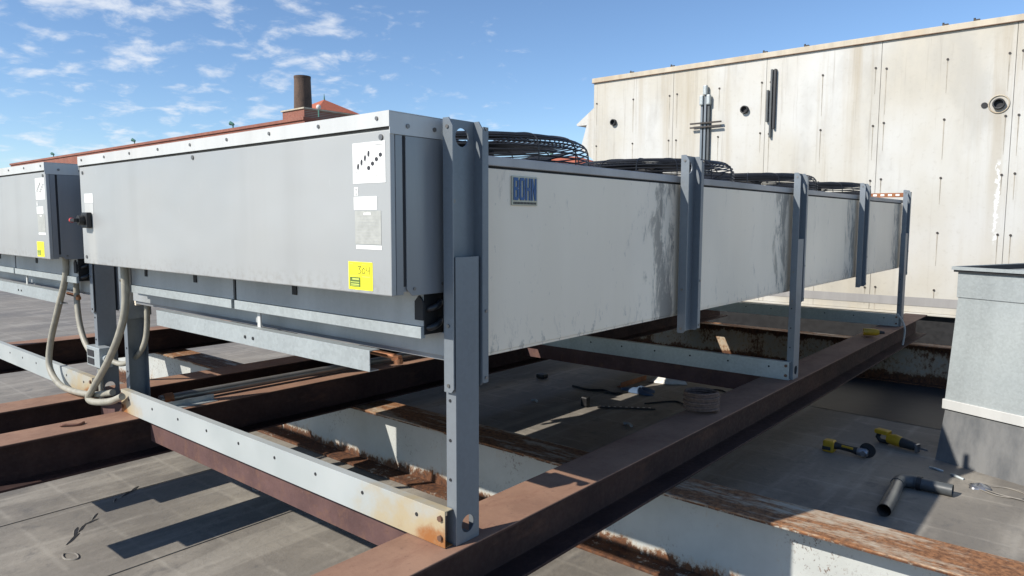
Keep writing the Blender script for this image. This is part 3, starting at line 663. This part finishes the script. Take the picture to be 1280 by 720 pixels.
for x, z1 in ((-5.68,4.0),(-5.55,4.0),(-5.615,4.17)):
    b = MB(); b.box(x-.018, x+.018, YW-.06, YW-.001, 1.9, z1); p = part(b, 'strut', 'pvc' if x > -5.6 else 'leg', t)
    b = MB(); b.box(x-.036, x+.036, YW-.10, YW-.02, z1+.001, z1+.18); part(b, 'strut_cap', 'galv', p, .02)
for dz in (0, .07):
    b = MB(); b.box(-5.88, -5.30, YW-.10, YW-.062, 3.61+dz, 3.635+dz); part(b, 'crossbar', 'dkbolt', t)
t = thing('double_strut', 'dark upright double strut channel bolted to the stained wall panel', 'strut', (-4.48, YW, 3.36))
for x, z0, z1 in ((-4.455,3.36,4.47),(-4.40,3.50,4.47),(-4.515,3.62,4.14)):
    b = MB(); b.box(x-.015, x+.015, YW-.06, YW-.002, z0, z1); part(b, 'strut', 'toolblk' if x > -4.42 else 'pvc', t)
# ================================================================== VENTILATION DUCT
D = thing('ventilation_duct', 'square galvanised roof duct standing on a grey flashed kerb', 'duct', (-.94, 6.62, .0), math.radians(-22))
def rbox(b, x0, x1, y0, y1, z0, z1): return b.box(x0, x1, y0, y1, z0, z1)
def lp(b, name, mat, par=D, bevel=0): return b.build(name, mat, par, local=True, bevel=bevel)
W_ = 1.15
b = MB(); v = [(-.035,-.035),(W_+.035,-.035),(W_+.035,W_+.035),(-.035,W_+.035)]; vt = [(.0,.0),(W_,.0),(W_,W_),(.0,W_)]
b.add([(*p,.001) for p in v]+[(*p,.43) for p in vt], [(0,1,5,4),(1,2,6,5),(2,3,7,6),(3,0,4,7),(4,5,6,7)]); lp(b, 'kerb', 'curb')
b = MB(); b.box(-.018, W_+.018, -.018, W_+.018, .44, .52); lp(b, 'skirt', 'lid', bevel=.004)
b = MB(); b.add([(-.004,-.004,.521),(W_+.004,-.004,.521),(W_+.004,W_+.004,.521),(-.004,W_+.004,.521),(.03,.03,1.355),(W_-.03,.03,1.355),(W_-.03,W_-.03,1.355),(.03,W_-.03,1.355)], [(0,1,5,4),(1,2,6,5),(2,3,7,6),(3,0,4,7),(4,5,6,7)]); lp(b, 'duct_body', 'galv')
b = MB(); b.box(.022, W_-.022, .022, W_-.022, 1.357, 1.56); lp(b, 'collar', 'galv', bevel=.003)
b = MB()
for a in ((.0,W_,-.0,.03),(0,W_,W_-.03,W_),(0,.03,.0301,W_-.0301),(W_-.03,W_,.0301,W_-.0301)): b.box(*a, 1.561, 1.60)
lp(b, 'rim', 'dark')
b = MB(); 
for a in ((-.012,W_,-.012,.0),(-.012,-.001,.0,W_)): b.box(*a, 1.578, 1.605)
lp(b, 'rim_edge', 'galv')
# ================================================================== TOOLS AND DEBRIS
def local_thing(name, label, cat, loc, rz):
    return thing(name, label, cat, loc, rz)
G = local_thing('cutoff_tool', 'yellow and black cordless cut-off grinder lying on the roof', 'power tool', (-1.57, 6.24, .006), math.radians(-2))
b = MB(); b.box(-.19,-.10,-.045,.045,.0,.10); lp(b, 'battery', 'toolyel', G, .012)
b = MB(); b.box(-.192,-.12,-.047,.047,.018,.052); lp(b, 'battery_grip', 'toolblk', G, .006)
b = MB(); b.tube([(-.10,0,.06),(-.05,0,.06),(.03,0,.055),(.09,0,.05)], [.033,.027,.027,.034], 12); lp(b, 'body', 'toolblk', G)
b = MB(); b.tube([(-.04,-.022,.075),(.05,-.024,.07)], .010, 8); lp(b, 'trigger', 'toolyel', G)
b = MB(); b.tube([(.08,0,.05),(.14,0,.05),(.16,0,.048)], [.034,.036,.026], 12); b.cyl((.13,-.01,.05),(0,-1,0),.022,.035,10); lp(b, 'gear_head', 'toolgrey', G)
b = MB(); b.cyl((.145,.035,.064),(0,1,0),.062,.012,24); lp(b, 'disc', 'toolblk', G)
G = local_thing('reciprocating_saw', 'yellow and black reciprocating saw lying near the galvanised duct', 'power tool', (-1.29, 6.74, .006), math.radians(-18))
b = MB(); b.box(-.20,-.08,-.04,.04,.085,.125); lp(b, 'battery', 'toolyel', G, .010)
b = MB(); b.tube([(-.17,0,.085),(-.185,0,.05),(-.16,0,.02),(-.09,0,.022)], .020, 8); b.tube([(-.09,0,.02),(-.06,0,.09)], .020, 8); lp(b, 'handle', 'toolblk', G)
b = MB(); b.tube([(-.09,0,.055),(-.03,0,.06),(.03,0,.055)], [.04,.05,.045], 12); lp(b, 'motor_housing', 'toolyel', G)
b = MB(); b.tube([(.03,0,.055),(.12,0,.05),(.16,0,.045)], [.045,.040,.03], 12); lp(b, 'nose', 'toolblk', G)
b = MB(); b.box(.155,.175,-.03,.03,.006,.075); lp(b, 'shoe', 'toolgrey', G, .003)
b = MB(); b.box(.175,.25,-.001,.001,.035,.052); lp(b, 'blade', 'toolgrey', G)
G = local_thing('cordless_drill', 'small yellow and black cordless drill resting on the rusty beam', 'power tool', (-1.90, 8.15, .79), math.radians(30)); G.rotation_euler = (math.radians(82), 0, math.radians(20))
b = MB(); b.box(-.05,.05,-.035,.035,.0,.05); lp(b, 'battery', 'toolblk', G, .008)
b = MB(); b.tube([(0,0,.05),(.01,0,.14)], .022, 10); lp(b, 'handle', 'toolblk', G)
b = MB(); b.tube([(-.07,0,.165),(.05,0,.165),(.08,0,.165)], [.035,.036,.025], 12); lp(b, 'motor_housing', 'toolyel', G)
b = MB(); b.tube([(.08,0,.165),(.13,0,.165)], [.02,.013], 10); lp(b, 'chuck', 'toolblk', G)
b = MB(); b.box(-.052,.03,-.037,.037,.03,.045); lp(b, 'battery_band', 'toolyel', G)
G = thing('drain_pipe', 'cut grey drain pipe elbow lying on the shaded roof', 'pipe', (-1.03, 5.4, 0))
b = MB(); n = 16; pts = cr([(-1.03,5.06,.052),(-1.05,5.40,.052),(-1.07,5.64,.052)], 4)
b.tube(pts, .043, n, cap=False); b.tube(pts[::-1], .038, n, cap=False); lp_ = part(b, 'pipe', 'pipe', G)
b = MB(); b.tube(cr([(-1.07,5.63,.054),(-1.065,5.72,.054),(-1.0,5.765,.054),(-.96,5.765,.054)], 5), .046, n); part(b, 'elbow', 'pvc', G)
b = MB(); b.tube([(-.965,5.765,.053),(-.935,5.763,.053)], .051, n); part(b, 'coupling', 'toolblk', G)
b = MB(); pts = [(-.94,5.763,.052),(-.74,5.76,.052)]; b.tube(pts, .043, n, cap=False); b.tube(pts[::-1], .038, n, cap=False); part(b, 'pipe', 'pvc', G)
# coil of wire rope on the long beam
b = MB(); pts = []
for k in range(24*8+1):
    a = 2*math.pi*k/24; pts.append((-1.93+(.105+.004*math.sin(a*.37))*math.cos(a), 4.17+(.105+.004*math.cos(a*.53))*math.sin(a), .765+.0145*a/(2*math.pi)))
b.tube(pts, .0085, 6); tag(b.build('wire_coil', 'rope'), 'brown coil of wire rope resting on the long rusty beam', 'coil')
def lump(name, mat, label, cat, loc, sx, sy, sz, seed):
    random.seed(seed); b = MB(); N1, N2 = 14, 7; vs = []; fs = []
    ph = [random.uniform(0, 6.28) for _ in range(6)]
    for j in range(N2):
        t = math.pi/2*j/(N2-1)
        for k in range(N1):
            a = 2*math.pi*k/N1; r = math.cos(t)*(1+.22*math.sin(3*a+ph[0])+.15*math.sin(5*a+ph[1]))
            vs.append((loc[0]+sx*r*math.cos(a), loc[1]+sy*r*math.sin(a), loc[2]+sz*max(0,math.sin(t))*(1+.35*math.sin(2*a+ph[2])+.2*math.sin(4*a+ph[3]))))
    for j in range(N2-1):
        for k in range(N1): fs.append((j*N1+k, j*N1+(k+1) % N1, (j+1)*N1+(k+1) % N1, (j+1)*N1+k))
    b.add(vs, fs, True); return tag(b.build(name, mat, origin=loc), label, cat)
lump('cloth_rag', 'rag', 'crumpled white rag on the roof under the condenser', 'rag', (-4.02,7.72,.006), .20, .16, .06, 4)
lump('cloth_rag', 'bluerag', 'dark blue crumpled rag beside the angle bracket offcut', 'rag', (-4.02,7.05,.006), .20, .13, .045, 5)
G = thing('perforated_strip', 'black perforated metal strip lying on the roof under the condenser', 'metal strip', (-3.76,6.32,.005), math.radians(33))
b = MB(); b.box(-.30,.30,-.022,.022,.001,.012); lp(b, 'strip', 'toolblk', G)
b = MB()
for k in range(9): b.box(-.25+k*.06,-.225+k*.06,-.008,.008,.0125,.014)
lp(b, 'strip_holes', 'rag', G)
G = thing('angle_offcut', 'rusty angle bracket offcut lying beside the blue rag', 'bracket', (-4.30,7.35,.005), math.radians(88))
b = MB(); b.prism([(-.03,0),(.03,0),(.03,.006),(-.024,.006),(-.024,.06),(-.03,.06)], 'x', -.28, .28); lp(b, 'angle', 'rustor', G)
b = MB(); b.box(-.02,.05,-.012,.012,.006,.04); lp(b, 'clip', 'toolblk', G)
b = MB(); b.box(-5.36,-5.24,6.82,6.92,.005,.06); tag(b.build('rubber_block', 'black', origin=(-5.3,6.87,.005), bevel=.012), 'small black rubber block by the chalky roof line', 'block')
b = MB(); b.box(-4.17,-4.09,6.07,6.14,.005,.11); tag(b.build('tape_roll', 'black', origin=(-4.13,6.1,.005), bevel=.012), 'upright black tape roll beside the perforated strip', 'tape')
tubething('steel_clip', [(-4.70,5.90,.016),(-4.66,5.93,.018),(-4.62,5.90,.014)], .012, 'galv', 'small shiny clip lying alone on the roof', 'clip', 6)
tubething('steel_clip', [(-3.47,5.79,.016),(-3.42,5.80,.022),(-3.37,5.77,.014)], .015, 'galv', 'shiny metal clip between perforated strip and long beam', 'clip', 6)
tubething('black_cable', [(-4.75,6.75,.012),(-4.5,6.72,.012),(-4.35,6.80,.014),(-4.18,6.76,.012),(-4.10,6.92,.012)], .013, 'black', 'short black cable lying on the roof behind the tape roll', 'cable', 6)
tubething('black_cable', [(-3.7,6.6,.010),(-3.5,6.9,.010),(-3.3,6.85,.010),(-3.0,7.2,.010),(-3.3,7.7,.01),(-3.6,7.5,.01)], .009, 'black', 'looped black cable on the roof behind the wire coil', 'cable', 6)
tubething('hanging_hook', [(-3.40,4.30,1.43),(-3.40,4.30,1.30),(-3.405,4.31,1.25),(-3.38,4.32,1.22),(-3.355,4.31,1.25)], .006, 'black', 'black wire hook hanging under the condenser', 'hook', 6)
tubething('drooping_cable', [(-1.82,9.07,.90),(-1.76,9.06,.82),(-1.73,9.05,.72),(-1.74,9.04,.55)], .011, 'cord', 'off-white cord draped over the far end of the long beam', 'cord', 6)
tubething('loose_wire', [(-.62,6.05,.010),(-.5,5.98,.012),(-.36,6.02,.014),(-.34,6.14,.010),(-.46,6.2,.012),(-.6,6.12,.012),(-.5,6.0,.02),(-.2,5.98,.012)], .004, 'wirec', 'thin pale wire coiled on the sunlit roof by the duct', 'wire', 6)
lump('scrap_pile', 'toolgrey', 'dark wire scrap at the end of the pale coiled wire', 'scrap', (-.62,6.08,.006), .07, .05, .03, 8)
tubething('metal_shard', [(-.98,6.34,.010),(-.93,6.31,.016),(-.88,6.30,.010)], .010, 'galv', 'longer shiny metal shard at the foot of the duct kerb', 'scrap', 6)
tubething('metal_shard', [(-.82,6.26,.010),(-.78,6.22,.016),(-.73,6.20,.010)], .012, 'galv', 'curled metal shard between the duct and the pale wire', 'scrap', 6)
# blisters and a cracked seam in the near membrane
def tear(label, slits):
    t = thing('membrane_tear', label, 'tear', (slits[0][0], slits[0][1], .0))
    for (x, y, L_, a, w) in slits:
        b = MB(); ca, sa = math.cos(a), math.sin(a); n = 7; up = []; dn = []
        for k in range(n):
            u = -L_/2+L_*k/(n-1); h = w*(1-(2*k/(n-1)-1)**2)+.0005; q = .2*w*math.sin(5*u/L_*2)
            up.append((x+ca*u-sa*(h+q), y+sa*u+ca*(h+q), .0085)); dn.append((x+ca*u+sa*(h-q), y+sa*u-ca*(h-q), .0085))
        b.add(up+dn[::-1], [list(range(2*n))]); b.build('slit', 'dark', t, fix=False)
        b = MB(); b.tube([(p[0], p[1], .008) for p in up], .0035, 5); b.build('curled_edge', 'roof', t)
    return t
tear('ragged row of dark tears in the sunlit roof membrane', [(-4.74,1.45,.16,2.4,.008),(-4.84,1.50,.14,2.7,.010),(-4.87,1.545,.12,2.5,.007),(-4.93,1.62,.10,1.9,.008),(-5.0,1.665,.10,2.5,.005)])
tear('short pair of dark tears in the membrane near the rusty beam', [(-5.25,1.96,.12,2.2,.009),(-5.30,2.03,.12,2.3,.008),(-5.19,1.86,.07,2.6,.005)])
def blister(x, y, r, label):
    b = MB(); b.tube([(x+r*(1+.25*math.sin(2*a))*math.cos(a), y+r*.55*math.sin(a), .008) for a in [2*math.pi*k/20 for k in range(20)]], .006, 6, closed=True)
    return tag(b.build('membrane_blister', 'roof', origin=(x,y,0)), label, 'blister')
blister(-4.50,1.36,.06,'oval blister ring in the membrane beside the ragged tears')
blister(-4.62,2.62,.05,'small blister ring in the membrane near the maroon channel')
# ================================================================== FAR BUILDINGS
YB = 30.0
B = thing('brick_building', 'long red brick building behind the condensers', 'building', (-80, YB, 0))
b = MB(); b.box(-113.7,-44.95,YB,YB+12,.01,9.15); part(b, 'wall', 'brick', B)
b = MB(); b.box(-113.75,-44.92,YB-.12,YB+12.1,9.16,9.38); part(b, 'coping', 'brick', B)
b = MB(); b.box(-47.8,-45.0,YB+.02,YB+5,.01,9.95); part(b, 'stair_tower', 'brick', B)
b = MB(); b.box(-47.9,-44.9,YB-.08,YB+5.1,9.96,10.06); part(b, 'tower_coping', 'walltrim', B)
for x, wh in ((-98.0, 'above the neighbouring condenser'), (-74.8, 'above the switch end of the badge condenser'), (-55.6, 'closest to the chimney')):
    t = thing('roof_lamp', 'small green floodlight on the brick coping, '+wh, 'lamp', (x, YB+.3, 9.381), 0, 'green floodlights along the brick coping')
    b = MB(); b.tube([(0,0,0),(0,0,.35)], .06, 6); lp(b, 'stem', 'patina', t)
    b = MB(); b.tube([(-.22,-.12,.48),(.03,0,.38),(.12,.03,.33)], [.17,.12,.06], 8); lp(b, 'head', 'patina', t)
t = thing('roof_globe', 'white globe lamp beside the brick chimney', 'lamp', (-43.2, YB-.0, 9.2))
b = MB(); b.tube([(0,0,0),(0,0,.7)], .05, 6); lp(b, 'stem', 'patina', t)
b = MB(); b.tube([(0,0,.68+.18*math.sin(a)) for a in [-1.5,-1,-.5,0,.5,1,1.5]], [.18*math.cos(a) for a in [-1.5,-1,-.5,0,.5,1,1.5]], 10); lp(b, 'globe', 'stucco', t)
C = thing('brick_chimney', 'tall sooty round brick chimney above the brick building', 'chimney', (-90.2, 60, 0))
b = MB(); b.tube([(0,0,.01),(0,0,14),(0,0,22.4)], [1.6,1.38,1.16], 28, cap=False); b.tube([(0,0,22.4),(0,0,22.41)], [1.16,.9], 28); lp(b, 'stack', 'soot', C)
b = MB(); b.tube([(0,0,22.2),(0,0,22.5)], [1.19,1.2], 28); lp(b, 'rim', 'soot', C)
def hip(name, label, xc, yc, w, d, z0, z1, h, rz=0, ridge=0):
    t = thing(name, label, 'building', (xc, yc, 0), rz)
    b = MB(); b.box(-w/2,w/2,-d/2,d/2,.01,z0); lp(b, 'wall', 'brick', t)
    b = MB(); b.box(-w/2-.5,w/2+.5,-d/2-.5,d/2+.5,z0+.01,z1); lp(b, 'cornice', 'stucco', t)
    b = MB(); e = .8; r = ridge/2
    b.add([(-w/2-e,-d/2-e,z1),(w/2+e,-d/2-e,z1),(w/2+e,d/2+e,z1),(-w/2-e,d/2+e,z1),(-r,0,z1+h),(r,0,z1+h)] if ridge else [(-w/2-e,-d/2-e,z1),(w/2+e,-d/2-e,z1),(w/2+e,d/2+e,z1),(-w/2-e,d/2+e,z1),(0,0,z1+h)],
          [(0,1,5,4),(1,2,5),(2,3,4,5),(3,0,4),(3,2,1,0)] if ridge else [(0,1,4),(1,2,4),(2,3,4),(3,0,4),(3,2,1,0)])
    rf = lp(b, 'tile_roof', 'tile', t)
    b = MB(); b.tube([(0,0,z1+h-.05),(0,0,z1+h+.9)], [.14,.03], 6); lp(b, 'finial', 'patina', t)
    return t
hip('tower_house', 'brick tower with a red tiled pyramid roof and white cornice', -99.2, 70, 7, 7, 18.2, 19.1, 2.4)
hip('tiled_house', 'red tiled hipped roof seen through the wire fan guard', -24.5, 32.5, 7.5, 6, 4.0, 4.4, 1.1, 0, 3.5)
